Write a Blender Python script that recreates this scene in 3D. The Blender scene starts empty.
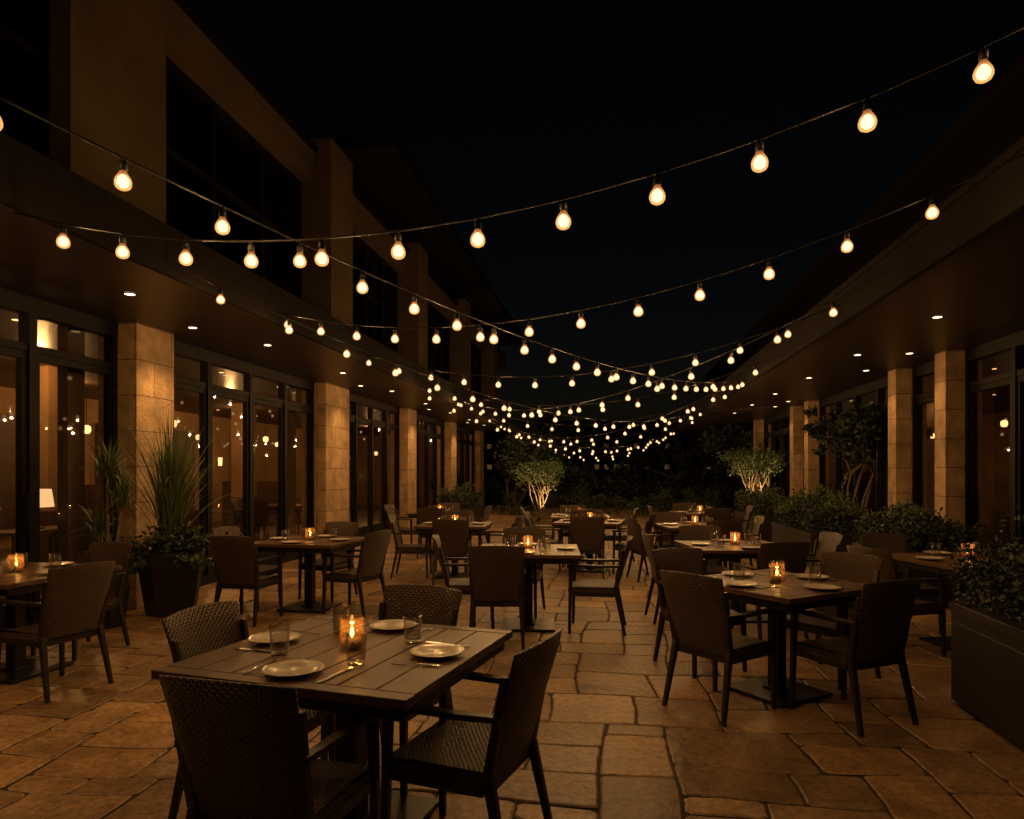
import bpy, math, random
from math import sin, cos, pi, radians, sqrt
from mathutils import Vector, Matrix
random.seed(7)
R=random.Random(11)
S=bpy.context.scene
COL=S.collection
# ------------------------------------------------------------ camera model
H=1.5; F=700.0; YH=472.0; YAW=radians(8)
def G(px,py=None,z=0.0,depth=None):
    if depth is None: depth=(H-z)*F/(py-YH)
    xc=(px-512)/F*depth
    return (xc*cos(YAW)-depth*sin(YAW), xc*sin(YAW)+depth*cos(YAW))
cd=bpy.data.cameras.new("camera"); cam=bpy.data.objects.new("camera",cd); COL.objects.link(cam)
cd.sensor_width=36; cd.lens=F/1024*36; cd.shift_y=(YH-409.5)/1024; cd.clip_end=500; cd.clip_start=.05
cam.location=(0,0,H); cam.rotation_euler=(radians(90),0,YAW); S.camera=cam
S.view_settings.view_transform='Standard'; S.view_settings.look='None'; S.view_settings.exposure=0
# ------------------------------------------------------------ materials
def new(name):
    m=bpy.data.materials.new(name); m.use_nodes=True
    nt=m.node_tree; nt.nodes.clear()
    o=nt.nodes.new('ShaderNodeOutputMaterial')
    return m,nt,o
def N(nt,t,**k):
    n=nt.nodes.new(t)
    for a,b in k.items(): setattr(n,a,b)
    return n
def L(nt,a,b): nt.links.new(a,b)
def mat(name,c,rough=.6,metal=0,c2=None,scale=8,bump=0,bscale=40,attr=None,spec=.5,stretch=None,rvar=0,speck=0):
    m,nt,o=new(name); p=N(nt,'ShaderNodeBsdfPrincipled'); L(nt,p.outputs[0],o.inputs[0])
    p.inputs['Roughness'].default_value=rough; p.inputs['Metallic'].default_value=metal
    p.inputs['Specular IOR Level'].default_value=spec
    tc=N(nt,'ShaderNodeTexCoord'); src=tc.outputs['Object']
    if stretch:
        mp=N(nt,'ShaderNodeMapping'); mp.inputs['Scale'].default_value=stretch; L(nt,src,mp.inputs[0]); src=mp.outputs[0]
    nz=N(nt,'ShaderNodeTexNoise'); nz.inputs['Scale'].default_value=scale; nz.inputs['Detail'].default_value=6; L(nt,src,nz.inputs['Vector'])
    if c2 is None: c2=tuple(x*.7 for x in c)
    r=N(nt,'ShaderNodeValToRGB'); r.color_ramp.elements[0].position=.32; r.color_ramp.elements[1].position=.68
    r.color_ramp.elements[0].color=(*c2,1); r.color_ramp.elements[1].color=(*c,1)
    L(nt,nz.outputs[0],r.inputs[0]); col=r.outputs[0]
    if attr:
        at=N(nt,'ShaderNodeAttribute'); at.attribute_name=attr
        mx=N(nt,'ShaderNodeMix',data_type='RGBA',blend_type='MULTIPLY'); mx.inputs[0].default_value=1
        L(nt,col,mx.inputs[6]); L(nt,at.outputs['Color'],mx.inputs[7]); col=mx.outputs[2]
    if speck:
        n3=N(nt,'ShaderNodeTexNoise'); n3.inputs['Scale'].default_value=speck; n3.inputs['Detail'].default_value=7; n3.inputs['Roughness'].default_value=.7; L(nt,src,n3.inputs['Vector'])
        m3=N(nt,'ShaderNodeMapRange'); m3.inputs['From Min'].default_value=.35; m3.inputs['From Max'].default_value=.62; m3.inputs['To Min'].default_value=.45; m3.inputs['To Max'].default_value=1.12; L(nt,n3.outputs[0],m3.inputs[0])
        mx=N(nt,'ShaderNodeMix',data_type='RGBA',blend_type='MULTIPLY'); mx.inputs[0].default_value=1
        L(nt,col,mx.inputs[6]); L(nt,m3.outputs[0],mx.inputs[7]); col=mx.outputs[2]
    L(nt,col,p.inputs['Base Color'])
    if rvar:
        mr=N(nt,'ShaderNodeMapRange'); mr.inputs['To Min'].default_value=rough-rvar; mr.inputs['To Max'].default_value=rough+rvar
        L(nt,nz.outputs[0],mr.inputs[0]); L(nt,mr.outputs[0],p.inputs['Roughness'])
    if bump:
        n2=N(nt,'ShaderNodeTexNoise'); n2.inputs['Scale'].default_value=bscale; n2.inputs['Detail'].default_value=8; L(nt,src,n2.inputs['Vector'])
        b=N(nt,'ShaderNodeBump'); b.inputs['Strength'].default_value=bump; b.inputs['Distance'].default_value=.01
        L(nt,n2.outputs[0],b.inputs['Height']); L(nt,b.outputs[0],p.inputs['Normal'])
    return m
def emis(name,c,s):
    m,nt,o=new(name); e=N(nt,'ShaderNodeEmission'); e.inputs[0].default_value=(*c,1); e.inputs[1].default_value=s
    L(nt,e.outputs[0],o.inputs[0]); return m
def glassm(name,tint,rough=.02,refl=.7,base=.045,pwr=4):
    m,nt,o=new(name); t=N(nt,'ShaderNodeBsdfTransparent'); t.inputs[0].default_value=(*tint,1)
    g=N(nt,'ShaderNodeBsdfGlossy'); g.inputs['Roughness'].default_value=rough
    fr=N(nt,'ShaderNodeLayerWeight'); fr.inputs[0].default_value=.5
    pw=N(nt,'ShaderNodeMath',operation='POWER'); pw.inputs[1].default_value=pwr; L(nt,fr.outputs['Facing'],pw.inputs[0])
    ma=N(nt,'ShaderNodeMath',operation='MULTIPLY_ADD'); ma.inputs[1].default_value=refl; ma.inputs[2].default_value=base; L(nt,pw.outputs[0],ma.inputs[0])
    mx=N(nt,'ShaderNodeMixShader'); L(nt,ma.outputs[0],mx.inputs[0]); L(nt,t.outputs[0],mx.inputs[1]); L(nt,g.outputs[0],mx.inputs[2])
    L(nt,mx.outputs[0],o.inputs[0]); return m
M={}
M['paver']=mat('paver_stone',(.42,.25,.115),.46,c2=(.22,.125,.055),scale=4,bump=1,bscale=18,attr='tone',rvar=.18,spec=.5,speck=26)
M['grout']=mat('grout',(.04,.026,.016),.9,bump=.5,bscale=90)
M['soil']=mat('soil',(.04,.035,.025),.95)
M['metal']=mat('bronze_frame_metal',(.006,.0045,.004),.55,spec=.15)
M['fascia']=mat('dark_fascia',(.008,.006,.005),.85,c2=(.006,.0045,.004),scale=2,spec=.08)
M['soffit']=mat('soffit_wood',(.036,.020,.011),.42,c2=(.021,.012,.007),scale=3,stretch=(6,.5,1),bump=.1)
M['chairframe']=mat('chair_frame',(.022,.014,.010),.4,c2=(.014,.009,.007),scale=20)
M['tabletop']=mat('table_plank_wood',(.125,.062,.030),.40,c2=(.045,.022,.011),scale=7,stretch=(9,.8,4),bump=.4,bscale=16,rvar=.08,spec=.4)
M['tablebase']=mat('table_base_metal',(.02,.016,.014),.38,metal=.4)
M['plate']=mat('white_ceramic',(.50,.44,.37),.2,c2=(.48,.42,.35))
M['steel']=mat('cutlery_steel',(.6,.58,.55),.22,metal=1,c2=(.5,.5,.48))
M['glass']=glassm('clear_glass',(.97,.97,.95),.05,.9,.11,2.0)
M['window']=glassm('window_glass',(.90,.84,.76),.015,.75,.045)
M['darkglass']=glassm('dark_upper_glass',(.05,.05,.05),.02,.5,.02)
M['planter']=mat('planter_metal',(.018,.013,.009),.5,bump=.15,bscale=12)
M['pot']=mat('dark_pot',(.020,.015,.012),.5,bump=.3,bscale=20)
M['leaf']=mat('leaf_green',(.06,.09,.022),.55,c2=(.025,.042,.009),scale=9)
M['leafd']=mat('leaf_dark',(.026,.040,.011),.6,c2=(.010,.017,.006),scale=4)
M['blade']=mat('blade_leaf',(.12,.15,.05),.5,c2=(.055,.075,.025),scale=7)
M['bark']=mat('bark',(.20,.14,.08),.85,c2=(.12,.08,.045),scale=14,bump=.6)
M['intwall']=mat('interior_wall',(.32,.19,.09),.8,c2=(.22,.13,.06),scale=1)
M['intdark']=mat('interior_dark_wood',(.07,.038,.02),.5)
M['intfloor']=mat('interior_floor',(.12,.08,.05),.35)
M['shade']=emis('lamp_shade_glow',(1,.60,.27),1.15)
M['pend']=emis('pendant_glow',(1,.55,.2),2.6)
M['down']=emis('downlight_lens',(1,.66,.32),9.0)
M['flame']=emis('candle_flame',(1,.58,.2),16)
M['farwin']=emis('far_window_glow',(1,.55,.2),.07)
M['rubber']=mat('socket_black',(.008,.007,.007),.5,spec=.3)
M['curtain']=mat('curtain',(.08,.055,.035),.9,stretch=(1,12,.2),scale=3)
M['stucco']=mat('beige_stucco',(.105,.072,.042),.85,c2=(.075,.051,.029),scale=1.6,bump=.35,bscale=60,spec=.2)
def stonewall():
    m,nt,o=new('travertine_cladding'); p=N(nt,'ShaderNodeBsdfPrincipled'); L(nt,p.outputs[0],o.inputs[0]); p.inputs['Roughness'].default_value=.8
    tc=N(nt,'ShaderNodeTexCoord'); sx=N(nt,'ShaderNodeSeparateXYZ'); L(nt,tc.outputs['Object'],sx.inputs[0])
    ad=N(nt,'ShaderNodeMath',operation='ADD'); L(nt,sx.outputs[0],ad.inputs[0]); L(nt,sx.outputs[1],ad.inputs[1])
    cb=N(nt,'ShaderNodeCombineXYZ'); L(nt,ad.outputs[0],cb.inputs[0]); L(nt,sx.outputs[2],cb.inputs[1])
    br=N(nt,'ShaderNodeTexBrick'); L(nt,cb.outputs[0],br.inputs['Vector']); br.inputs['Scale'].default_value=1
    br.inputs['Brick Width'].default_value=.62; br.inputs['Row Height'].default_value=.39; br.inputs['Mortar Size'].default_value=.005; br.inputs['Bias'].default_value=0
    br.inputs['Color1'].default_value=(.48,.32,.175,1); br.inputs['Color2'].default_value=(.38,.25,.135,1); br.inputs['Mortar'].default_value=(.16,.10,.055,1)
    nz=N(nt,'ShaderNodeTexNoise'); nz.inputs['Scale'].default_value=5; nz.inputs['Detail'].default_value=8; L(nt,tc.outputs['Object'],nz.inputs['Vector'])
    mr=N(nt,'ShaderNodeMapRange'); mr.inputs['From Min'].default_value=.3; mr.inputs['From Max'].default_value=.7; mr.inputs['To Min'].default_value=.62; mr.inputs['To Max'].default_value=1.12; L(nt,nz.outputs[0],mr.inputs[0])
    mx=N(nt,'ShaderNodeMix',data_type='RGBA',blend_type='MULTIPLY'); mx.inputs[0].default_value=1; L(nt,br.outputs[0],mx.inputs[6]); L(nt,mr.outputs[0],mx.inputs[7]); L(nt,mx.outputs[2],p.inputs['Base Color'])
    n2=N(nt,'ShaderNodeTexNoise'); n2.inputs['Scale'].default_value=30; n2.inputs['Detail'].default_value=8; L(nt,tc.outputs['Object'],n2.inputs['Vector'])
    su=N(nt,'ShaderNodeMath',operation='SUBTRACT'); L(nt,n2.outputs[0],su.inputs[0]); L(nt,br.outputs['Fac'],su.inputs[1])
    b=N(nt,'ShaderNodeBump'); b.inputs['Strength'].default_value=.8; b.inputs['Distance'].default_value=.015; L(nt,su.outputs[0],b.inputs['Height']); L(nt,b.outputs[0],p.inputs['Normal'])
    return m
M['stone']=stonewall()
def wicker():
    m,nt,o=new('woven_wicker'); p=N(nt,'ShaderNodeBsdfPrincipled'); L(nt,p.outputs[0],o.inputs[0]); p.inputs['Roughness'].default_value=.45
    uv=N(nt,'ShaderNodeUVMap'); uv.uv_map='UVMap'
    mp=N(nt,'ShaderNodeMapping'); mp.inputs['Scale'].default_value=(62,88,1); L(nt,uv.outputs[0],mp.inputs[0])
    sp=N(nt,'ShaderNodeSeparateXYZ'); L(nt,mp.outputs[0],sp.inputs[0])
    ck=N(nt,'ShaderNodeTexChecker'); ck.inputs['Scale'].default_value=1; ck.inputs[1].default_value=(1,1,1,1); ck.inputs[2].default_value=(0,0,0,1); L(nt,mp.outputs[0],ck.inputs[0])
    def ab(s):
        a=N(nt,'ShaderNodeMath',operation='MULTIPLY'); a.inputs[1].default_value=pi; L(nt,s,a.inputs[0])
        b=N(nt,'ShaderNodeMath',operation='SINE'); L(nt,a.outputs[0],b.inputs[0])
        c=N(nt,'ShaderNodeMath',operation='ABSOLUTE'); L(nt,b.outputs[0],c.inputs[0]); return c.outputs[0]
    u=ab(sp.outputs[0]); v=ab(sp.outputs[1])
    mx=N(nt,'ShaderNodeMix',data_type='FLOAT'); L(nt,ck.outputs[1],mx.inputs[0]); L(nt,u,mx.inputs[2]); L(nt,v,mx.inputs[3])
    r=N(nt,'ShaderNodeValToRGB'); r.color_ramp.elements[0].color=(.006,.004,.002,1); r.color_ramp.elements[1].color=(.080,.040,.020,1); L(nt,mx.outputs[0],r.inputs[0]); L(nt,r.outputs[0],p.inputs['Base Color'])
    b=N(nt,'ShaderNodeBump'); b.inputs['Strength'].default_value=1; b.inputs['Distance'].default_value=.005; L(nt,mx.outputs[0],b.inputs['Height']); L(nt,b.outputs[0],p.inputs['Normal'])
    return m
M['wicker']=wicker()
M['core']=emis('bulb_core_glow',(1,.74,.39),3.8)
def shellm():
    m,nt,o=new('frosted_bulb_glass'); e=N(nt,'ShaderNodeEmission'); at=N(nt,'ShaderNodeAttribute'); at.attribute_name='tone'
    r=N(nt,'ShaderNodeValToRGB'); cr=r.color_ramp; cr.elements[0].color=(.9,.22,.04,1); cr.elements[1].color=(1,.50,.14,1)
    L(nt,at.outputs['Fac'],r.inputs[0]); L(nt,r.outputs[0],e.inputs[0])
    mr=N(nt,'ShaderNodeMapRange'); mr.inputs['To Min'].default_value=.35; mr.inputs['To Max'].default_value=1.3; L(nt,at.outputs['Fac'],mr.inputs[0]); L(nt,mr.outputs[0],e.inputs[1])
    t=N(nt,'ShaderNodeBsdfTransparent'); mx=N(nt,'ShaderNodeMixShader'); mx.inputs[0].default_value=.55; L(nt,t.outputs[0],mx.inputs[1]); L(nt,e.outputs[0],mx.inputs[2])
    L(nt,mx.outputs[0],o.inputs[0]); return m
M['bulb']=shellm()
def jarm():
    m,nt,o=new('amber_candle_glass'); t=N(nt,'ShaderNodeBsdfTransparent'); t.inputs[0].default_value=(1,.88,.72,1)
    g=N(nt,'ShaderNodeBsdfGlossy'); g.inputs['Roughness'].default_value=.08
    tr=N(nt,'ShaderNodeBsdfTranslucent')
    tc=N(nt,'ShaderNodeTexCoord'); vo=N(nt,'ShaderNodeTexVoronoi'); vo.inputs['Scale'].default_value=90; L(nt,tc.outputs['Object'],vo.inputs['Vector'])
    r=N(nt,'ShaderNodeValToRGB'); r.color_ramp.elements[0].color=(.9,.55,.24,1); r.color_ramp.elements[1].color=(.35,.17,.05,1); L(nt,vo.outputs['Distance'],r.inputs[0]); L(nt,r.outputs[0],tr.inputs[0])
    a=N(nt,'ShaderNodeMixShader'); a.inputs[0].default_value=.09; L(nt,t.outputs[0],a.inputs[1]); L(nt,tr.outputs[0],a.inputs[2])
    b=N(nt,'ShaderNodeMixShader'); b.inputs[0].default_value=.10; L(nt,a.outputs[0],b.inputs[1]); L(nt,g.outputs[0],b.inputs[2])
    L(nt,b.outputs[0],o.inputs[0]); return m
M['jar']=jarm()
M['wax']=mat('candle_wax',(.22,.15,.08),.5)
# ------------------------------------------------------------ mesh builder
class MB:
    def __init__(s): s.v=[];s.f=[];s.m=[];s.sm=[];s.uv=[];s.tone=[];s.mats=[]
    def mi(s,k):
        if k not in s.mats: s.mats.append(k)
        return s.mats.index(k)
    def add(s,vs,fs,k,smooth=False,tone=1.0,uvs=None):
        o=len(s.v); i=s.mi(k); s.v+= [tuple(v) for v in vs]
        s.tone += tone if isinstance(tone,list) else [tone]*len(vs)
        for n,f in enumerate(fs):
            s.f.append(tuple(o+a for a in f)); s.m.append(i); s.sm.append(smooth)
            s.uv.append([uvs[a] for a in f] if uvs else None)
    def box(s,x0,x1,y0,y1,z0,z1,k,rot=0,c=None):
        vs=[(x,y,z) for z in(z0,z1) for y in(y0,y1) for x in(x0,x1)]
        if rot:
            cx,cy=c if c else ((x0+x1)/2,(y0+y1)/2)
            vs=[(cx+(x-cx)*cos(rot)-(y-cy)*sin(rot),cy+(x-cx)*sin(rot)+(y-cy)*cos(rot),z) for x,y,z in vs]
        s.add(vs,[(0,2,3,1),(4,5,7,6),(0,1,5,4),(2,6,7,3),(0,4,6,2),(1,3,7,5)],k)
    def limb(s,p0,p1,a0,b0,a1,b1,k):
        vs=[]
        for p,a,b in((p0,a0,b0),(p1,a1,b1)):
            for dx,dy in((-1,-1),(1,-1),(1,1),(-1,1)): vs.append((p[0]+dx*a/2,p[1]+dy*b/2,p[2]))
        s.add(vs,[(3,2,1,0),(4,5,6,7),(0,1,5,4),(1,2,6,5),(2,3,7,6),(3,0,4,7)],k)
    def lathe(s,prof,c,seg,k,smooth=True,tones=None):
        vs=[];t=[];fs=[]
        for i,(r,z) in enumerate(prof):
            for j in range(seg):
                a=2*pi*j/seg; vs.append((c[0]+r*cos(a),c[1]+r*sin(a),c[2]+z)); t.append(tones[i] if tones else 1.0)
        for i in range(len(prof)-1):
            for j in range(seg):
                q=(j+1)%seg; fs.append((i*seg+j,i*seg+q,(i+1)*seg+q,(i+1)*seg+j))
        s.add(vs,fs,k,smooth,t)
    def tube(s,pts,rad,seg,k):
        vs=[];fs=[]
        n=len(pts)
        for i,p in enumerate(pts):
            p=Vector(p); d=(Vector(pts[min(i+1,n-1)])-Vector(pts[max(i-1,0)])).normalized()
            a=d.cross(Vector((0,0,1)) if abs(d.z)<.9 else Vector((1,0,0))).normalized(); b=d.cross(a)
            r=rad[i] if isinstance(rad,list) else rad
            for j in range(seg):
                t=2*pi*j/seg; vs.append(tuple(p+a*cos(t)*r+b*sin(t)*r))
        for i in range(n-1):
            for j in range(seg):
                q=(j+1)%seg; fs.append((i*seg+j,i*seg+q,(i+1)*seg+q,(i+1)*seg+j))
        s.add(vs,fs,k,True)
    def mesh(s,name):
        me=bpy.data.meshes.new(name); me.from_pydata(s.v,[],s.f)
        for k in s.mats: me.materials.append(M[k])
        me.polygons.foreach_set('material_index',s.m); me.polygons.foreach_set('use_smooth',s.sm)
        if any(u for u in s.uv):
            ul=me.uv_layers.new(name='UVMap'); flat=[]
            for f,u in zip(s.f,s.uv):
                for i in range(len(f)): flat+= list(u[i]) if u else [0,0]
            ul.data.foreach_set('uv',flat)
        if any(t!=1.0 for t in s.tone):
            at=me.color_attributes.new('tone','FLOAT_COLOR','POINT'); fl=[]
            for t in s.tone: fl+= [t,t,t,1] if not isinstance(t,tuple) else [*t,1]
            at.data.foreach_set('color',fl)
        me.update(); return me
def obj(name,me,loc=(0,0,0),rz=0,parent=None,sc=1):
    o=bpy.data.objects.new(name,me); COL.objects.link(o); o.location=loc; o.rotation_euler=(0,0,rz); o.scale=(sc,)*3 if not isinstance(sc,tuple) else sc
    if parent: o.parent=parent
    return o
def empty(name,loc=(0,0,0)):
    o=bpy.data.objects.new(name,None); COL.objects.link(o); o.location=loc; o.empty_display_size=.1; return o
def bevel(me,w,seg=2,ang=40):
    o=bpy.data.objects.new('tmp',me); COL.objects.link(o)
    b=o.modifiers.new('b','BEVEL'); b.width=w; b.segments=seg; b.limit_method='ANGLE'; b.angle_limit=radians(ang); b.use_clamp_overlap=True
    dg=bpy.context.evaluated_depsgraph_get(); dg.update()
    m2=bpy.data.meshes.new_from_object(o.evaluated_get(dg)); m2.name=me.name
    bpy.data.objects.remove(o); return m2
def light(kind,name,loc,power,color,parent=None,size=.02,rot=None,spot=None,blend=.6):
    l=bpy.data.lights.new(name,kind); l.energy=power; l.color=color
    if kind!='SUN': l.shadow_soft_size=size
    if kind=='SPOT': l.spot_size=radians(spot); l.spot_blend=blend
    o=bpy.data.objects.new(name,l); COL.objects.link(o); o.location=loc
    if rot: o.rotation_euler=rot
    if parent: o.parent=parent
    return o
WARM=(1,.53,.18)
# ------------------------------------------------------------ world
w=bpy.data.worlds.new("World"); S.world=w; w.use_nodes=True; nt=w.node_tree; nt.nodes.clear()
sk=N(nt,'ShaderNodeTexSky'); sk.sky_type='NISHITA'; sk.sun_disc=False; sk.sun_elevation=radians(-4); sk.sun_rotation=radians(0)
bg=N(nt,'ShaderNodeBackground'); bg.inputs[1].default_value=.018; wo=N(nt,'ShaderNodeOutputWorld'); L(nt,sk.outputs[0],bg.inputs[0]); L(nt,bg.outputs[0],wo.inputs[0])
sun=light('SUN','moonlight',(0,0,30),.002,(.7,.8,1),rot=(radians(50),0,radians(30)))
# ------------------------------------------------------------ ground & paving
g=MB(); g.add([(-200,-60,-.06),(200,-60,-.06),(200,400,-.06),(-200,400,-.06)],[(0,1,2,3)],'soil'); obj('ground',g.mesh('ground'))
def paving():
    mb=MB(); cs=.178; nx=61; ny=184; x0=-5.75; y0=-2.0
    mb.add([(x0,y0,-.009),(x0+nx*cs,y0,-.009),(x0+nx*cs,y0+ny*cs,-.009),(x0,y0+ny*cs,-.009)],[(0,1,2,3)],'grout')
    def warp(x,y):
        return (x+.028*sin(1.9*y+1.3*x)+.018*sin(4.3*y-2.2*x+1), y+.030*sin(1.7*x+.9*y+.5)+.018*sin(4.9*x+1.7*y))
    used=[[False]*nx for _ in range(ny)]; vj=[set() for _ in range(ny+6)]
    sizes=[(2,2)]*4+[(3,2)]*6+[(2,3)]*3+[(3,3)]*4+[(4,2)]*3+[(2,1)]*2+[(4,3)]*2
    for j in range(ny):
        for i in range(nx):
            if used[j][i]: continue
            run=0
            while i+run<nx and not used[j][i+run]: run+=1
            best=None;bs=-9
            for a,b in sizes+[(1,1),(1,2)]:
                if a>run or j+b>ny: continue
                if any(used[j+q][i+p] for q in range(b) for p in range(a)): continue
                sc=R.random()*2.0
                if run-a==1: sc-=3
                if a==1: sc-=2.5
                if (i+a) in vj[j]: sc-=1.6
                if sc>bs: bs=sc;best=(a,b)
            a,b=best
            for q in range(b):
                for p in range(a): used[j+q][i+p]=True
            for q in range(1,b+1): vj[j+q].add(i+a)
            X0=x0+i*cs; X1=X0+a*cs; Y0=y0+j*cs; Y1=Y0+b*cs; gp=R.uniform(.0035,.0075)
            far=Y0>16
            pts=[]
            cr=R.uniform(.008,.028)
            c=[(X0+gp,Y0+gp),(X1-gp,Y0+gp),(X1-gp,Y1-gp),(X0+gp,Y1-gp)]
            for n in range(4):
                ax,ay=c[n]; bx,by=c[(n+1)%4]; ln=sqrt((bx-ax)**2+(by-ay)**2); ux,uy=(bx-ax)/ln,(by-ay)/ln
                k=1 if far else max(2,int(ln/.05))
                for t in range(k+1):
                    d=cr+(ln-2*cr)*t/k; jit=0 if far else R.uniform(-.0035,.0035)
                    pts.append(warp(ax+ux*d-uy*jit,ay+uy*d+ux*jit))
            n=len(pts); mx=sum(p[0] for p in pts)/n; my=sum(p[1] for p in pts)/n
            h=R.uniform(-.002,.002); tx=R.uniform(-.009,.009); ty=R.uniform(-.009,.009)
            hx=(X1-X0)/2; hy=(Y1-Y0)/2; fx=1-.010/hx; fy=1-.010/hy
            top=[(mx+(p[0]-mx)*fx,my+(p[1]-my)*fy) for p in pts]
            z=lambda p:h+tx*(p[0]-mx)+ty*(p[1]-my)
            vs=[(p[0],p[1],z(p)-.0065) for p in pts]+[(p[0],p[1],z(p)) for p in top]
            t=R.gauss(.95,.21); t=max(.48,min(1.4,t)); wr=R.uniform(-.06,.05)
            mb.add(vs,[tuple(range(n,2*n))]+[(q,(q+1)%n,n+(q+1)%n,n+q) for q in range(n)],'paver',False,(t*(1+wr),t,t*(1-wr*1.8)))
    return obj('patio_paving',mb.mesh('patio_paving'))
paving()
# ------------------------------------------------------------ LEFT BUILDING
bl=empty('restaurant_building')
WX=-5.17; ZT=3.13
cols=[(-3.3,.7),(1.75,.7),(6.98,.66),(12.1,1.15),(17.3,.8),(22.2,.8),(27.3,.8)]
mb=MB()
for y,l in cols: mb.box(WX-.40,WX+.06,y,y+l,0,ZT,'stone')
obj('ground_floor_columns',mb.mesh('stone_column_facade'),parent=bl)
def glazing(name,xg,ya,yb,zt,parent,nm,inward=-1,transom=2.62,gl='window'):
    mb=MB(); d=.05
    def fr(y0,y1,z0,z1,dd=d): mb.box(xg-dd,xg+dd,y0,y1,z0,z1,'metal')
    fr(ya,yb,0,.12,.07); fr(ya,yb,zt-.16,zt-.001,.06); fr(ya,yb,transom,transom+.07,.045)
    wd=(yb-ya)/nm
    for i in range(nm+1):
        y=ya+i*wd; ww=.045 if i not in(0,nm) else .07
        fr(max(ya,y-ww),min(yb,y+ww),.12,zt-.16,.055+.004*(i%2))
    for i in range(nm):
        y=ya+i*wd
        fr(y+.05,y+.10,.122,transom-.002,.035); fr(y+wd-.10,y+wd-.05,.122,transom-.002,.035)
        fr(y+.10,y+wd-.10,.122,.30,.033); fr(y+.10,y+wd-.10,transom-.07,transom-.003,.033)
        if i%2==0: mb.box(xg+.06*(-inward),xg+.085*(-inward),y+wd-.085,y+wd-.065,.9,1.3,'metal')
    mb.add([(xg,ya,.12),(xg,yb,.12),(xg,yb,zt-.16),(xg,ya,zt-.16)],[(0,1,2,3)],gl)
    return obj(name,mb.mesh(name),parent=parent)
for (a,l),(b,_) in zip(cols[:-1],cols[1:]): glazing('window_wall',WX-.22,a+l,b,ZT,bl,4)
FX=-3.55
mb=MB()
mb.box(FX-.05,FX,-6,30,ZT-.03,ZT+.34,'fascia')
mb.box(-11.6,FX-.053,-6,30,ZT,ZT+.30,'soffit')
mb.box(FX-.03,FX+.025,-6,30,ZT+.30,ZT+.36,'fascia')
obj('canopy',mb.mesh('canopy'),parent=bl)
# interior
mb=MB()
mb.box(-11.5,-5.75,-6,30,-.05,.03,'intfloor')
mb.box(-11.6,-11.5,-6,30,0,ZT-.002,'intwall')
for y in (-6,29.9): mb.box(-11.5,-5.75,y,y+.1,0,ZT-.002,'intwall')
for y in (5.9,8.7,11.4,14.3,17.0,20): mb.box(-11.48,-11.35,y,y+.9,.4,2.6,'intdark')
for y in (9.6,15.5,21.5): mb.box(-8.9,-8.5,y,y+.45,.03,ZT-.004,'intwall'); mb.box(-8.93,-8.47,y-.03,y+.48,.03,.9,'intdark')
for y in (9.0,12.4,18): mb.box(-10.6,-8.95,y,y+.12,.03,1.25,'intdark')
mb.box(-8.0,-7.7,10.6,10.9,.03,ZT-.004,'intdark')
for y in (6.6,7.75,11.7,13.4,16.9): mb.box(-5.72,-5.60,y-.02,y+.22,.05,ZT-.05,'curtain')
for y in (8.9,14.5):
    for z in (.9,1.4,1.9): mb.box(-11.34,-11.1,y,y+.5,z,z+.04,'intwall')
obj('interior_room',mb.mesh('interior'),parent=bl)
pm=MB(); pm.tube([(0,0,0),(0,0,.7)],.006,5,'metal'); pm.lathe([(.0,-.16),(.05,-.155),(.075,-.10),(.07,-.03),(.03,0),(0,.0)],(0,0,0),12,'pend')
pme=pm.mesh('pendant')
for i,(x,y) in enumerate([(-7.2,3.6),(-7.3,5.6),(-9.5,6.5),(-7.2,8.8),(-9.4,9.4),(-7.1,10.6),(-9.8,11.8),(-7.2,13.9),(-9.3,14.8),(-7.2,16.4),(-7.3,19.3),(-9.5,19),(-7.4,21.5),(-7.3,25)]):
    obj('pendant_lamp',pme,(x,y,2.15+.1*(i%3)),sc=.75)
for x,y in [(-8.6,3.6),(-9.4,6.9),(-8.0,8.9),(-9.6,11.4),(-8.0,13.9),(-9.3,16.6),(-8.2,19.5),(-8.5,24)]:
    light('POINT','ceiling_light',(x,y,3.02),62,WARM,bl,.05)
mb=MB()
for y in range(0,28,2):
    for x in (-6.3,-8.2,-10.2): mb.lathe([(0,0),(.04,0),(.04,.004)],(x,y+.4*(x+8),ZT-.006),10,'pend')
for y in (4.5,7.4,10.2,13,16,19): mb.lathe([(0,-.12),(.05,-.12),(.06,.12),(0,.12)],(-11.25,y,1.8),10,'pend')
obj('interior_spotlights',mb.mesh('interior_spots'),parent=bl)
mb=MB(); mb.lathe([(0,0),(.09,0),(.09,.02),(.02,.04),(.035,.14),(.02,.25),(.012,.3)],(0,0,0),14,'intdark'); mb.lathe([(.19,.26),(.16,.47),(.0,.47)],(0,0,0),20,'shade')
lm=mb.mesh('table_lamp')
sb=MB(); sb.box(-.25,.25,-.6,.6,.72,.76,'intdark'); 
for a in(-1,1):
    for b in(-1,1): sb.box(a*.21-.02,a*.21+.02,b*.55-.02,b*.55+.02,.03,.72,'intdark')
sbm=sb.mesh('sideboard')
for x,y in [(-7.4,8.15),(-9.6,12.6)]:
    obj('console_table',sbm,(x,y,0)); obj('table_lamp',lm,(x,y,.76),sc=1.1); 
light('POINT','lamp_light',(-7.4,8.15,1.2),5,WARM,bl,.05)
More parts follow.
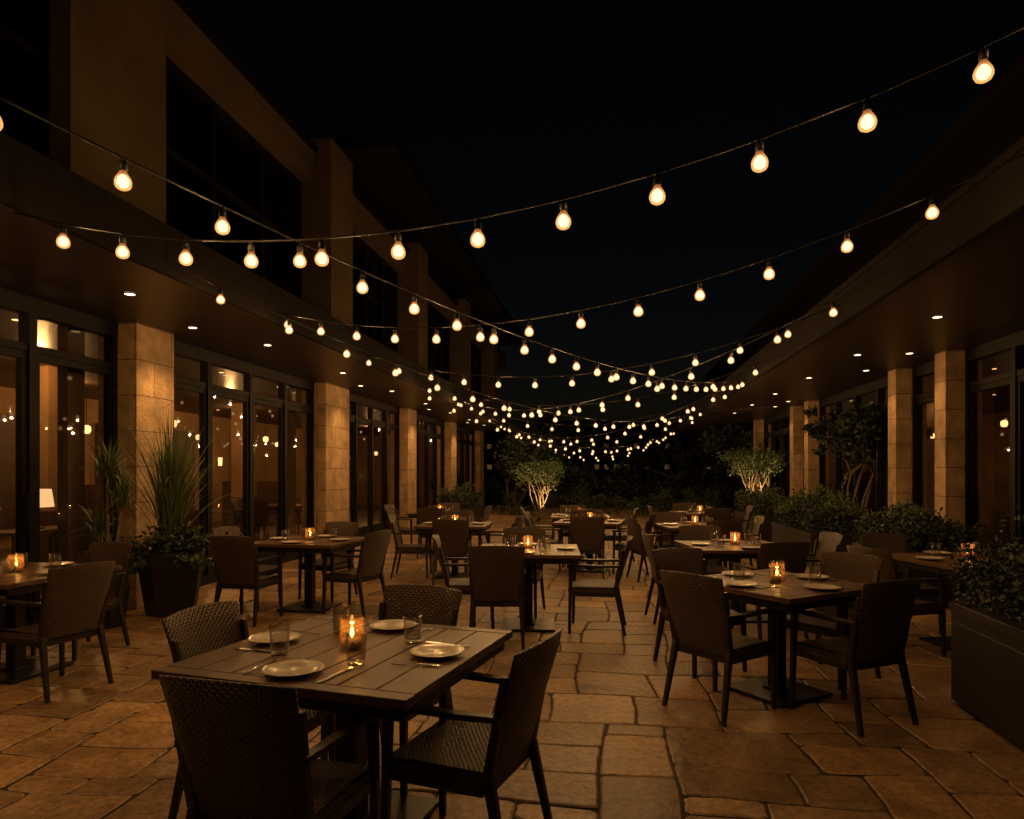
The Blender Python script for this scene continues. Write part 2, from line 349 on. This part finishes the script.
# upper storey
UX=-4.5; ZU=ZT+.30
mb=MB()
def pier(y0,y1,x1,zt): mb.box(-9,x1,y0,y1,ZU,zt,'stucco')
HD=5.95; PT=6.4
pier(5.32,6.6,UX,HD); pier(-2.5,-1.2,UX,HD)
P=[(10.2,11.1),(15.1,15.9),(20.2,21.0),(25.3,26.2)]
for a,b in P: pier(a,b,UX+.28,PT+.2)
ed=[-6]+[q for p in P for q in p]+[30]
for k in range(0,len(ed),2):
    a,b=ed[k]+.002,ed[k+1]-.002
    mb.box(-9,UX+.002,a,b,HD,PT,'stucco')
    mb.box(-9,UX+.07,a,b,PT+.002,PT+.07,'fascia')
    mb.box(-9,UX-.1,a,b,ZU,ZU+.18,'fascia')
mb.box(-9.3,-9,-6,30,ZU,PT,'fascia')
mb.box(-9,UX+.9,11.4,30,PT+.6,PT+.8,'fascia'); mb.box(-9,UX-.9,11.4,30,PT+.3,PT+.6,'fascia')
obj('upper_storey',mb.mesh('upper_storey'),parent=bl)
mb=MB()
for a,b,n in [(-1.2,5.32,4),(6.6,10.2,3),(11.1,15.1,4),(15.9,20.2,4),(21.0,25.3,4)]:
    xg=UX-.25
    mb.add([(xg,a,ZU+.18),(xg,b,ZU+.18),(xg,b,HD),(xg,a,HD)],[(0,1,2,3)],'darkglass')
    mb.box(xg-.04,xg+.05,a,b,ZU+.18,ZU+.26,'metal'); mb.box(xg-.04,xg+.05,a,b,HD-.1,HD-.001,'metal'); mb.box(xg-.03,xg+.04,a,b,4.95,5.01,'metal')
    for i in range(n+1):
        y=a+(b-a)*i/n; mb.box(xg-.045,xg+.055,max(a,y-.035),min(b,y+.035),ZU+.26,HD-.1,'metal')
    for i in range(n): 
        y=a+(b-a)*i/n; mb.box(xg-.5,xg-.42,y+.06,y+.35,ZU+.1,HD-.08,'curtain')
obj('upper_windows',mb.mesh('upper_windows'),parent=bl)
# ------------------------------------------------------------ RIGHT BUILDING
br=empty('hotel_wing'); RX=4.5; RF=2.45
rc=[4.2,10.1,11.75,16.7,18.0,22.5]
mb=MB()
for y in rc: mb.box(RX-.05,RX+.4,y,y+.32,0,ZT,'stone')
obj('columns',mb.mesh('right_columns'),parent=br)
ys=[-6]+rc+[30]
for i,(a,b) in enumerate(zip(ys[:-1],ys[1:])):
    aa=a+(.32 if i else 0); n=max(1,round((b-aa)/1.15)); glazing('window_wall',RX+.25,aa,b,ZT,br,n,inward=1)
mb=MB()
mb.box(RF,RF+.05,-6,30,ZT-.03,ZT+.34,'fascia'); mb.box(RF+.053,10.6,-6,30,ZT,ZT+.3,'soffit'); mb.box(RF-.025,RF+.03,-6,30,ZT+.3,ZT+.36,'fascia')
mb.box(4.3,10.6,-6,30,ZT+.303,5.2,'fascia'); mb.box(3.8,10.6,-6,30,5.2,5.4,'fascia')
mb.box(5.0,10.5,-6,30,-.05,.03,'intfloor'); mb.box(10.5,10.6,-6,30,0,ZT-.002,'intwall')
for y in (-6,29.9): mb.box(5.0,10.5,y,y+.1,0,ZT-.002,'intwall')
for y in (9.2,13.4,17.6): mb.box(7.5,8,y,y+.4,.03,ZT-.004,'intdark')
for y in (8,12,16,20): 
    for x in (6,8): mb.lathe([(0,0),(.03,0),(.03,.004)],(x,y,ZT-.006),10,'pend')
obj('right_shell',mb.mesh('right_shell'),parent=br)
for x,y in [(6.6,9),(6.4,12.5),(7,16.5),(6.4,20)]:
    obj('pendant_lamp',pme,(x,y,2.35),sc=.7)
light('POINT','room_light',(7.5,8.5,3.0),12,WARM,br,.05); light('POINT','room_light',(7.5,13,3.0),14,WARM,br,.05); light('POINT','room_light',(7,18,3.0),16,WARM,br,.05)
# ------------------------------------------------------------ downlights
mb=MB()
def down(x,y,par,pw=16):
    mb.lathe([(.065,-.006),(.065,0)],(x,y,ZT-.001),18,'metal'); mb.lathe([(.045,-.007),(.065,-.006)],(x,y,ZT-.001),18,'metal'); mb.lathe([(0,-.004),(.045,-.0045)],(x,y,ZT-.001),18,'down')
    light('SPOT','downlight_lamp',(x,y,ZT-.03),pw,WARM,par,.04,rot=(0,0,0),spot=105,blend=.9)
for y in [1.2,3.35,5.85,8.45,11.0,13.6,16.2,18.8,21.4,24]: down(-4.35,y,bl,26)
for y in [7.31,12.67,17.7,22.6,2.14]: down(-4.66,y,bl,88)
obj('downlights',mb.mesh('downlights_l'),parent=bl)
mb=MB()
for y in [3,5.5,7.9,10.3,12.7,15.2,17.6,20]: down(3.4,y,br,16)
for y in [10.26,11.9,16.86,18.15]: down(4.06,y,br,34)
obj('downlights',mb.mesh('downlights_r'),parent=br)
# ------------------------------------------------------------ chair
def chairmesh():
    mb=MB()
    fw='chairframe'
    for sx in(-1,1):
        mb.limb((sx*.262,.25,0),(sx*.25,.235,.632),.030,.030,.042,.042,fw)
        mb.limb((sx*.262,-.335,0),(sx*.235,-.235,.42),.030,.030,.044,.046,fw)
        mb.limb((sx*.235,-.235,.42),(sx*.262,-.318,.80),.044,.046,.03,.03,fw)
        vs=[]
        for y,z,hw in((-.30,.655,.02),(-.1,.65,.026),(.12,.652,.03),(.27,.645,.028)):
            xo=sx*(.258)
            vs+=[(xo-hw,y,z-.024),(xo+hw,y,z-.024),(xo+hw,y,z),(xo-hw,y,z)]
        fs=[]
        for i in range(3):
            for j in range(4): q=(j+1)%4; fs.append((i*4+j,i*4+q,i*4+4+q,i*4+4+j))
        fs+=[(3,2,1,0),(12,13,14,15)]
        mb.add(vs,fs,fw)
    mb.box(-.232,.232,.205,.24,.355,.40,fw); mb.box(-.225,.225,-.24,-.21,.35,.40,fw)
    for sx in(-1,1): mb.box(sx*.245-.014,sx*.245+.014,-.215,.215,.352,.40,fw)
    nx,ny=8,8; 
    def seat(u,v,top):
        x=-.255+.51*u; y=-.235+.50*v
        z=.445-.012*sin(pi*u)*sin(pi*v)-.02*max(0,v-.8)/.2 if top else .395
        return (x,y,z)
    vs=[];uv=[];fs=[]
    for top in(1,0):
        for j in range(ny+1):
            for i in range(nx+1): vs.append(seat(i/nx,j/ny,top)); uv.append((i/nx*.5,j/ny*.5))
    o2=(nx+1)*(ny+1)
    for j in range(ny):
        for i in range(nx):
            a=j*(nx+1)+i; fs.append((a,a+1,a+nx+2,a+nx+1)); fs.append((o2+a,o2+a+nx+1,o2+a+nx+2,o2+a+1))
    mb.add(vs,fs,'wicker',True,1.0,uv)
    ring=[(-.255,-.235),(.255,-.235),(.255,.265),(-.255,.265)]
    for n in range(4):
        a=ring[n];b=ring[(n+1)%4]; zt=lambda p:.445-(.02 if p[1]>.2 else 0)
        ln=.5
        mb.add([(a[0],a[1],.395),(b[0],b[1],.395),(b[0],b[1],zt(b)),(a[0],a[1],zt(a))],[(0,1,2,3)],'wicker',False,1.0,[(0,0),(ln,0),(ln,.05),(0,.05)])
    nx,nz=12,8
    def bk(u,v,s):
        hw=.235+.045*v; x=(2*u-1)*hw; z=.40+.485*v+ (.014*(1-(2*u-1)**2) if v>.99 else 0)
        y=-.225-.125*v-.02*v*v - .045*(1-(2*u-1)**2)*(.4+.6*v)
        rr=.017*min(1,(min(u,1-u)*12+.35),(min(1-v+.001,1)*8+.45))
        return (x,y+s*rr,z)
    vs=[];uv=[];fs=[]
    for s in(1,-1):
        for j in range(nz+1):
            for i in range(nx+1): vs.append(bk(i/nx,j/nz,s)); uv.append((i/nx*.52,j/nz*.49))
    o2=(nx+1)*(nz+1)
    for j in range(nz):
        for i in range(nx):
            a=j*(nx+1)+i; fs.append((a,a+nx+1,a+nx+2,a+1)); fs.append((o2+a,o2+a+1,o2+a+nx+2,o2+a+nx+1))
    for i in range(nx):
        a=nz*(nx+1)+i; fs.append((a,o2+a,o2+a+1,a+1)); a=i; fs.append((a,a+1,o2+a+1,o2+a))
    for j in range(nz):
        a=j*(nx+1); fs.append((a,o2+a,o2+a+nx+1,a+nx+1)); a=j*(nx+1)+nx; fs.append((a,a+nx+1,o2+a+nx+1,o2+a))
    mb.add(vs,fs,'wicker',True,1.0,uv)
    return mb.mesh('wicker_armchair')
CH=bevel(chairmesh(),.005,2,60)
def chair(x,y,rz): return obj('wicker_armchair',CH,(x,y,0),rz,sc=(.87,.87,.985))
# ------------------------------------------------------------ table
def tablemesh(s=1.1):
    mb=MB(); h=s/2; bw=.07
    mb.box(-h,h,-h,-h+bw,.716,.75,'tabletop'); mb.box(-h,h,h-bw,h,.716,.75,'tabletop')
    n=7; w=(s-.0)/n
    for i in range(n):
        x0=-h+i*w+.003; x1=-h+(i+1)*w-.003
        mb.box(x0,x1,-h+bw+.004,h-bw-.004,.717,.7495,'tabletop')
    for a in(-1,1):
        mb.box(a*(h-.04)-.012,a*(h-.04)+.012,-h+.04,h-.04,.665,.7155,'tablebase'); mb.box(-h+.055,h-.055,a*(h-.04)-.012,a*(h-.04)+.012,.667,.7155,'tablebase')
    mb.box(-.34,.34,-.04,.04,.68,.7157,'tablebase'); mb.box(-.04,.04,-.34,.34,.675,.7153,'tablebase')
    mb.box(-.05,.05,-.05,.05,.03,.69,'tablebase'); mb.box(-.075,.075,-.075,.075,.022,.04,'tablebase'); mb.box(-.29,.29,-.29,.29,.002,.024,'tablebase')
    return mb.mesh('dining_table')
TB=bevel(tablemesh(),.0035,2,40)
# ------------------------------------------------------------ tableware
mb=MB(); mb.lathe([(0,.004),(.05,.004),(.06,.0),(.065,.003),(.10,.012),(.128,.020),(.131,.022),(.128,.0235),(.095,.0165),(.08,.010),(.0,.009)],(0,0,0),40,'plate'); PL=mb.mesh('plate')
mb=MB(); mb.lathe([(0,0),(.033,0),(.036,.004),(.037,.014),(.042,.118),(.0435,.121),(.0415,.122),(.0395,.118),(.0345,.020),(0,.016)],(0,0,0),28,'glass')
GL=mb.mesh('tumbler')
mb=MB(); mb.lathe([(0,0),(.04,0),(.045,.006),(.047,.05),(.045,.118),(.043,.12),(.041,.116),(.043,.05),(.04,.01),(0,.01)],(0,0,0),24,'jar'); mb.lathe([(0,.035),(.036,.036),(.037,.012)],(0,0,0),20,'wax')
mb.lathe([(0,.040),(.006,.046),(.0085,.058),(.005,.072),(0,.086)],(0,0,0),10,'flame'); CN=mb.mesh('candle')
def strip(mb,pts,k,th=.0018):
    vs=[]
    for y,hw,z in pts: vs+=[(-hw,y,z),(hw,y,z),(hw,y,z+th),(-hw,y,z+th)]
    fs=[(3,2,1,0)];n=len(pts)
    for i in range(n-1):
        for j in range(4): q=(j+1)%4; fs.append((i*4+j,i*4+q,i*4+4+q,i*4+4+j))
    b=(n-1)*4; fs.append((b,b+1,b+2,b+3)); mb.add(vs,fs,k)
mb=MB(); strip(mb,[(-.10,.008,.002),(-.06,.006,.003),(0,.0035,.006),(.03,.004,.006),(.045,.011,.004),(.055,.012,.003)],'steel')
for i in range(4):
    x=-.0095+i*.0063; mb.box(x-.0017,x+.0017,.054,.098,.003,.005,'steel')
FK=mb.mesh('fork')
mb=MB(); strip(mb,[(-.11,.009,.001),(-.05,.008,.002),(.0,.007,.002),(.01,.010,.001),(.08,.010,.001),(.105,.003,.001)],'steel',.0025); KN=mb.mesh('knife')
def table_set(x,y,rz,chairs,detail=2,candle=True,cpow=.6,ts=.9,jit=4):
    obj('dining_table',TB,(x,y,0),rz,sc=(ts,ts,1))
    def T(a,b): return (x+a*cos(rz)-b*sin(rz), y+a*sin(rz)+b*cos(rz))
    for side,dist,off,tw in chairs:
        a=radians(side); dist+=R.uniform(-.01,.012)*jit; dx,dy=cos(a)*dist-sin(a)*off, sin(a)*dist+cos(a)*off
        px,py=T(dx,dy); chair(px,py,rz+a+pi/2+radians(tw+R.uniform(-1.6,1.6)*jit))
    Z=.7505
    for n,a in enumerate((0,90,180,270)):
        a=radians(a+R.uniform(-3,3)); 
        def Q(r,t): return T((r*cos(a)-t*sin(a))*ts, (r*sin(a)+t*cos(a))*ts)
        p=Q(.40,.0); obj('dinner_plate',PL,(*p,Z),sc=.86)
        p=Q(.22+R.uniform(-.02,.02),.17+R.uniform(-.02,.02)); obj('drinking_glass',GL,(*p,Z))
        if detail>1:
            p=Q(.38,-.17); obj('fork',FK,(*p,Z),rz+a+pi/2+R.uniform(-.12,.12)+pi)
            p=Q(.38,.17); obj('knife',KN,(*p,Z),rz+a+pi/2+R.uniform(-.12,.12)+pi)
    if candle:
        c=obj('candle_holder',CN,(*T(.0,.0),Z),sc=1.1)
        light('POINT','candle_light',(0,0,.092),cpow,(1,.5,.16),c,.008)
RD=radians
x,y=G(352,648,.75); 
table_set(x,y,RD(-11),[(270,.57,.10,3),(0,.54,-.06,-4),(180,.44,.02,3),(90,.50,.10,-5)],2,ts=.98,jit=0)
x,y=G(777,582,.75)
table_set(x,y,RD(38),[(180,.54,.02,6),(270,.52,.0,-6),(0,.60,.05,5),(90,.70,.0,-8)],2,ts=.86,jit=0)
x,y=G(528,549,.75)
table_set(x,y,RD(5),[(270,.66,-.25,5),(0,.60,-.1,-4),(180,.60,.05,3),(90,.60,.12,-5)],2)
x,y=G(310,540,.75)
table_set(x,y,RD(-4),[(270,.70,-.30,5),(0,.60,-.1,-14),(180,.72,.05,3),(90,.60,.12,-5)],1)
x,y=G(735,545,.75)
table_set(x,y,RD(10),[(270,.68,.05,5),(0,.60,-.1,-4),(180,.62,.05,3),(90,.60,.12,-5)],1)
x,y=G(16,572,.75)
table_set(x,y,RD(-6),[(0,.60,-.25,-8),(90,.60,.05,-5),(180,.60,.05,3)],1,jit=0)
x,y=G(968,559,.75)
table_set(x,y,RD(15),[(180,.68,.1,8),(90,.65,.12,-5),(0,.62,0,0)],1)
for px,py,rz in [(455,524,3),(590,521,-6),(695,525,12),(580,515.5,3),(700,512.5,5),(440,512,-2)]:
    x,y=G(px,py,.75)
    table_set(x,y,RD(rz),[(270,.65,.05,6),(0,.60,-.1,-4),(180,.62,.05,3),(90,.60,.12,-5)],1)
for x,y in [(-7.2,4.9),(-7.3,10.0),(-7.2,14.5),(7,12)]:
    obj('dining_table',TB,(x,y,.03),.1)
    for a in (0,pi/2,pi,3*pi/2): 
        o=chair(x+.68*cos(a),y+.68*sin(a),a+pi/2); o.location.z=.03
# ------------------------------------------------------------ string lights
def bulbat(mb,x,y,z):
    mb.tube([(x,y,z),(x,y,z-.02)],.006,6,'rubber')
    mb.lathe([(0,-.014),(.016,-.016),(.0175,-.025),(.0175,-.056),(.0,-.058)],(x,y,z),10,'rubber')
    pr=[(.0135,-.056),(.0165,-.064),(.0235,-.076),(.032,-.090),(.0365,-.105),(.0355,-.120),(.029,-.133),(.016,-.141),(0,-.143)]
    mb.lathe(pr,(x,y,z),14,'bulb',True,[.0,.3,.6,.9,1.0,.999,.999,.998,.998])
    mb.lathe([(0,-.070),(.012,-.077),(.022,-.090),(.0265,-.104),(.0245,-.118),(.014,-.129),(0,-.132)],(x,y,z),12,'core')
def string(p0,p1,sag,sp=.6,ph=.3,pw=8.5,step=2):
    p0=Vector(p0);p1=Vector(p1); mb=MB(); ln=(p1-p0).length; n=40
    def P(t):
        p=p0.lerp(p1,t); p.z-=4*sag*t*(1-t); return p
    mb.tube([tuple(P(i/n)) for i in range(n+1)],.006,6,'rubber')
    e=empty('string_lights',tuple(p0))
    k=0; d=ph
    while d<ln-.15:
        p=P(d/ln); bulbat(mb,p.x,p.y,p.z)
        if k%step==0: light('POINT','bulb_light',(p.x-p0.x,p.y-p0.y,p.z-.16-p0.z),pw,WARM,e,.02)
        k+=1; d+=sp*R.uniform(.98,1.02)
    o=obj('wire_and_bulbs',mb.mesh('string'),parent=e); o.location=-p0
LX=FX; RXX=RF
string((LX,3.75,3.06),(RXX,2.9,3.62),.60,.43,.38)
string((LX,6.9,3.2),(RXX,4.35,3.36),.53,.47,.30)
string((LX,-.4,3.40),(RXX,13.4,3.2),.64,.50,.0)
string((LX,9.5,3.2),(RXX,7.9,3.3),.55,.50,.2)
string((LX,12.6,3.2),(RXX,9.9,3.15),.60,.58,.3)
string((LX,15.8,3.2),(RXX,13.4,3.15),.70,.60,.1)
string((LX,19,3.15),(RXX,16.5,3.15),.85,.62,.3)
string((LX,22.3,3.1),(RXX,20,3.1),.95,.6,.2,step=3)
string((LX,26,3.1),(RXX,24,3.1),1.0,.6,.2,step=3)
string((LX,28.5,3.1),(RXX,26.5,3.1),1.05,.6,.2,step=3)
string((LX,5.2,3.2),(RXX,18.5,3.15),.75,.75,.5)
string((LX,16,3.2),(RXX,6.2,3.25),.65,.70,.3)
string((LX,22,3.1),(RXX,11.5,3.2),.8,.75,.3)
string((LX,12.5,3.1),(RXX,25,3.1),.95,.75,.4,step=3)
# ------------------------------------------------------------ plants
def leafcloud(mb,c,r,n,size,k,box=False,clumps=14):
    cl=[(R.gauss(0,.5),R.gauss(0,.5),R.gauss(0,.5),R.uniform(.25,.5)) for _ in range(clumps)]
    for _ in range(n):
        if box: p=[R.uniform(-1,1) for _ in range(3)]; p[2]=p[2]*(.75+.25*sin(7*p[0]+3*p[1]*2)*cos(5*p[1]))
        else:
            q=R.choice(cl); p=[q[i]+R.gauss(0,.5)*q[3] for i in range(3)]
        x,y,z=c[0]+p[0]*r[0],c[1]+p[1]*r[1],c[2]+p[2]*r[2]
        d=Vector((R.gauss(0,1),R.gauss(0,1),R.gauss(.3,.8))).normalized(); s=d.cross(Vector((R.gauss(0,1),R.gauss(0,1),R.gauss(0,1)))).normalized()
        l=size*R.uniform(.6,1.3); wd=l*.28; P=Vector((x,y,z)); nn=d.cross(s)*wd*.4
        mb.add([P,P+d*l*.5+s*wd+nn,P+d*l,P+d*l*.5-s*wd+nn],[(0,1,2),(0,2,3)],k)
def blades(mb,c,n,lmin,lmax,k,w=.022,spread=.7,droop=.6):
    for _ in range(n):
        a=R.uniform(0,2*pi); l=R.uniform(lmin,lmax); tilt=abs(R.gauss(0,spread))*.8
        seg=7; p=Vector((c[0]+R.gauss(0,.035),c[1]+R.gauss(0,.035),c[2])); th=tilt*.5; vs=[];fs=[]
        side=Vector((-sin(a),cos(a),0))
        for i in range(seg+1):
            t=i/seg; ww=w*(1-t**2)*(.5+.5*min(1,t*4)); vs+= [p-side*ww/2, p+side*ww/2]
            th+=tilt*droop*2.2/seg*(.3+t); dd=Vector((cos(a)*sin(th),sin(a)*sin(th),cos(th))); p=p+dd*l/seg
        for i in range(seg): fs.append((2*i,2*i+1,2*i+3,2*i+2))
        mb.add(vs,fs,k,True)
x,y=G(167,613); x+=.05
e=empty('potted_yucca',(x,y,0))
mb=MB(); mb.lathe([(0,.01),(.24,.01),(.25,.03),(.335,.60),(.345,.62),(.35,.66),(.32,.66),(.315,.60),(0,.59)],(0,0,0),8,'pot',False); 
obj('pot',mb.mesh('pot'),parent=e)
mb=MB(); blades(mb,(0,0,.6),300,.9,1.65,'blade',.018,.34,1.1); blades(mb,(0,0,1.1),160,.4,.85,'blade',.016,.6,1.5)
leafcloud(mb,(0,0,.72),(.38,.38,.16),2600,.07,'leaf'); obj('foliage',mb.mesh('yucca'),parent=e)
e=empty('potted_dracaena',(-4.85,6.2,0)); mb=MB()
mb.lathe([(0,.01),(.15,.01),(.2,.38),(.18,.38),(.175,.33),(0,.33)],(0,0,0),8,'pot',False)
for dx,dy,h in [(0,0,1.45),(.07,.05,1.15),(-.06,.04,.85)]:
    mb.tube([(dx*.3,dy*.3,.33),(dx*.7,dy,.33+(h-.33)*.5),(dx*1.6,dy,h)],[.02,.016,.013],7,'bark'); blades(mb,(dx*1.6,dy,h),80,.3,.5,'blade',.018,1.0,.9)
obj('stems_and_leaves',mb.mesh('dracaena'),parent=e)
def planter_box(name,x0,y0,ln,wd,h,rz,fol,n,size):
    e=empty(name,(x0,y0,0)); e.rotation_euler=(0,0,rz)
    mb=MB(); mb.box(0,wd,0,ln,.03,h,'planter'); mb.box(-.012,wd+.012,-.012,ln+.012,h-.06,h+.002,'planter'); mb.box(.03,wd-.03,.03,ln-.03,0,.03,'planter')
    mb.box(-.006,-.0005,.06,ln-.06,.10,h-.12,'planter'); mb.box(.06,wd-.06,-.006,-.0005,.10,h-.12,'planter')
    obj('box',bevel(mb.mesh('planter_box'),.004),parent=e)
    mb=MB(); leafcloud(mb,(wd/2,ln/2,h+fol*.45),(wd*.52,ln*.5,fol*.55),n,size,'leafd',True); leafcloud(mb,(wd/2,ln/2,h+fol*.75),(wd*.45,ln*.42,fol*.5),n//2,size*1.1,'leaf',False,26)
    obj('shrub',mb.mesh('shrub'),parent=e)
x,y=G(940,702); planter_box('planter_box',x,y-1.9,1.9,.85,.66,RD(-2),.42,12000,.042)
planter_box('planter_box',3.05,11.3,2.6,.8,.55,0,.5,7000,.06)
planter_box('planter_box',3.25,8.3,1.7,.75,.55,0,.42,6000,.055)
planter_box('planter_box',3.05,15.3,2.6,.8,.55,0,.45,5000,.06)
planter_box('planter_box',-4.6,18.3,3,.7,.5,0,.45,5000,.07)
def tree(name,x,y,h,spread,nl,seed,lk='leaf',stems=4,base=0.0,up=None,lsize=.10):
    e=empty(name,(x,y,base)); mb=MB(); rr=random.Random(seed); tips=[]
    def grow(p,d,l,r,dep):
        pts=[p];rad=[r]; q=Vector(p)
        for i in range(4):
            d=(d+Vector((rr.gauss(0,.12),rr.gauss(0,.12),rr.gauss(.02,.06)))).normalized(); q=q+d*l/4; pts.append(tuple(q)); rad.append(r*(1-.11*(i+1)))
        mb.tube(pts,rad,6,'bark')
        if dep==0: tips.append(q); return
        tips.append(q) if dep==1 else None
        for _ in range(3): 
            nd=(d+Vector((rr.gauss(0,.45),rr.gauss(0,.45),rr.gauss(.05,.25)))).normalized(); grow(tuple(q),nd,l*.66,r*.55,dep-1)
    for s in range(stems):
        a=2*pi*s/stems+rr.random(); grow((cos(a)*.06,sin(a)*.06,0),Vector((cos(a)*.32*spread,sin(a)*.32*spread,1)).normalized(),h*.42,.035*h/2.5,2)
    for t in tips:
        leafcloud(mb,tuple(t),(.26*spread,.26*spread,.2*spread),nl//len(tips),lsize,lk,False,4)
    obj('trunk_and_crown',mb.mesh(name),parent=e)
    if up:
        o=MB(); o.lathe([(0,0),(.05,0),(.05,.1),(0,.1)],(.0,-.7,0),10,'metal'); obj('uplight_housing',o.mesh('uplight'),parent=e)
        light('SPOT','uplight_lamp',(0,-.7,.13),up,(1,.66,.28),e,.03,rot=(RD(180-28),0,0),spot=80)
x,y=G(541,depth=22); tree('olive_tree',x,y,2.0,.9,2200,3,'leaf',7,up=240,lsize=.08)
x,y=G(757,depth=18.5); tree('olive_tree',x,y,1.9,1.0,3200,5,'leaf',7,base=.35,up=200,lsize=.08)
x,y=G(857,depth=12.9); tree('bamboo_palm',x,y,2.4,.9,6000,8,'leafd',4,base=.5,lsize=.13)
x,y=G(770,depth=24); tree('ornamental_tree',x,y,3.6,2.2,6000,13,'leafd',3,lsize=.16)
x,y=G(700,depth=32); tree('ornamental_tree',x,y,4.0,2.6,5000,14,'leafd',3,lsize=.18)
x,y=G(560,depth=31); tree('ornamental_tree',x,y,4.4,2.6,5000,15,'leafd',3,lsize=.18)
x,y=G(512,depth=25); tree('ornamental_tree',x,y,3.0,2.0,5000,16,'leafd',3,lsize=.16)
mb=MB()
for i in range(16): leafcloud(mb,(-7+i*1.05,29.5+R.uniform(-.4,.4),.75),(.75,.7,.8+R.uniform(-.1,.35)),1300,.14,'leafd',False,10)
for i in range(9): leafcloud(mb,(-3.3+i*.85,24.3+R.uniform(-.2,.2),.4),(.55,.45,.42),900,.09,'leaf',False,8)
obj('hedge',mb.mesh('hedge'))
e=empty('distant_building',(0,75,0)); mb=MB(); mb.box(-30,26,0,12,-.05,7,'fascia')
for i in range(52):
    for j in range(2):
        if R.random()<.3: mb.box(-29+i*1.05,-28.5+i*1.05,-.05,-.01,1.8+j*2.2,2.3+j*2.2,'farwin')
obj('facade',mb.mesh('distant_facade'),parent=e)
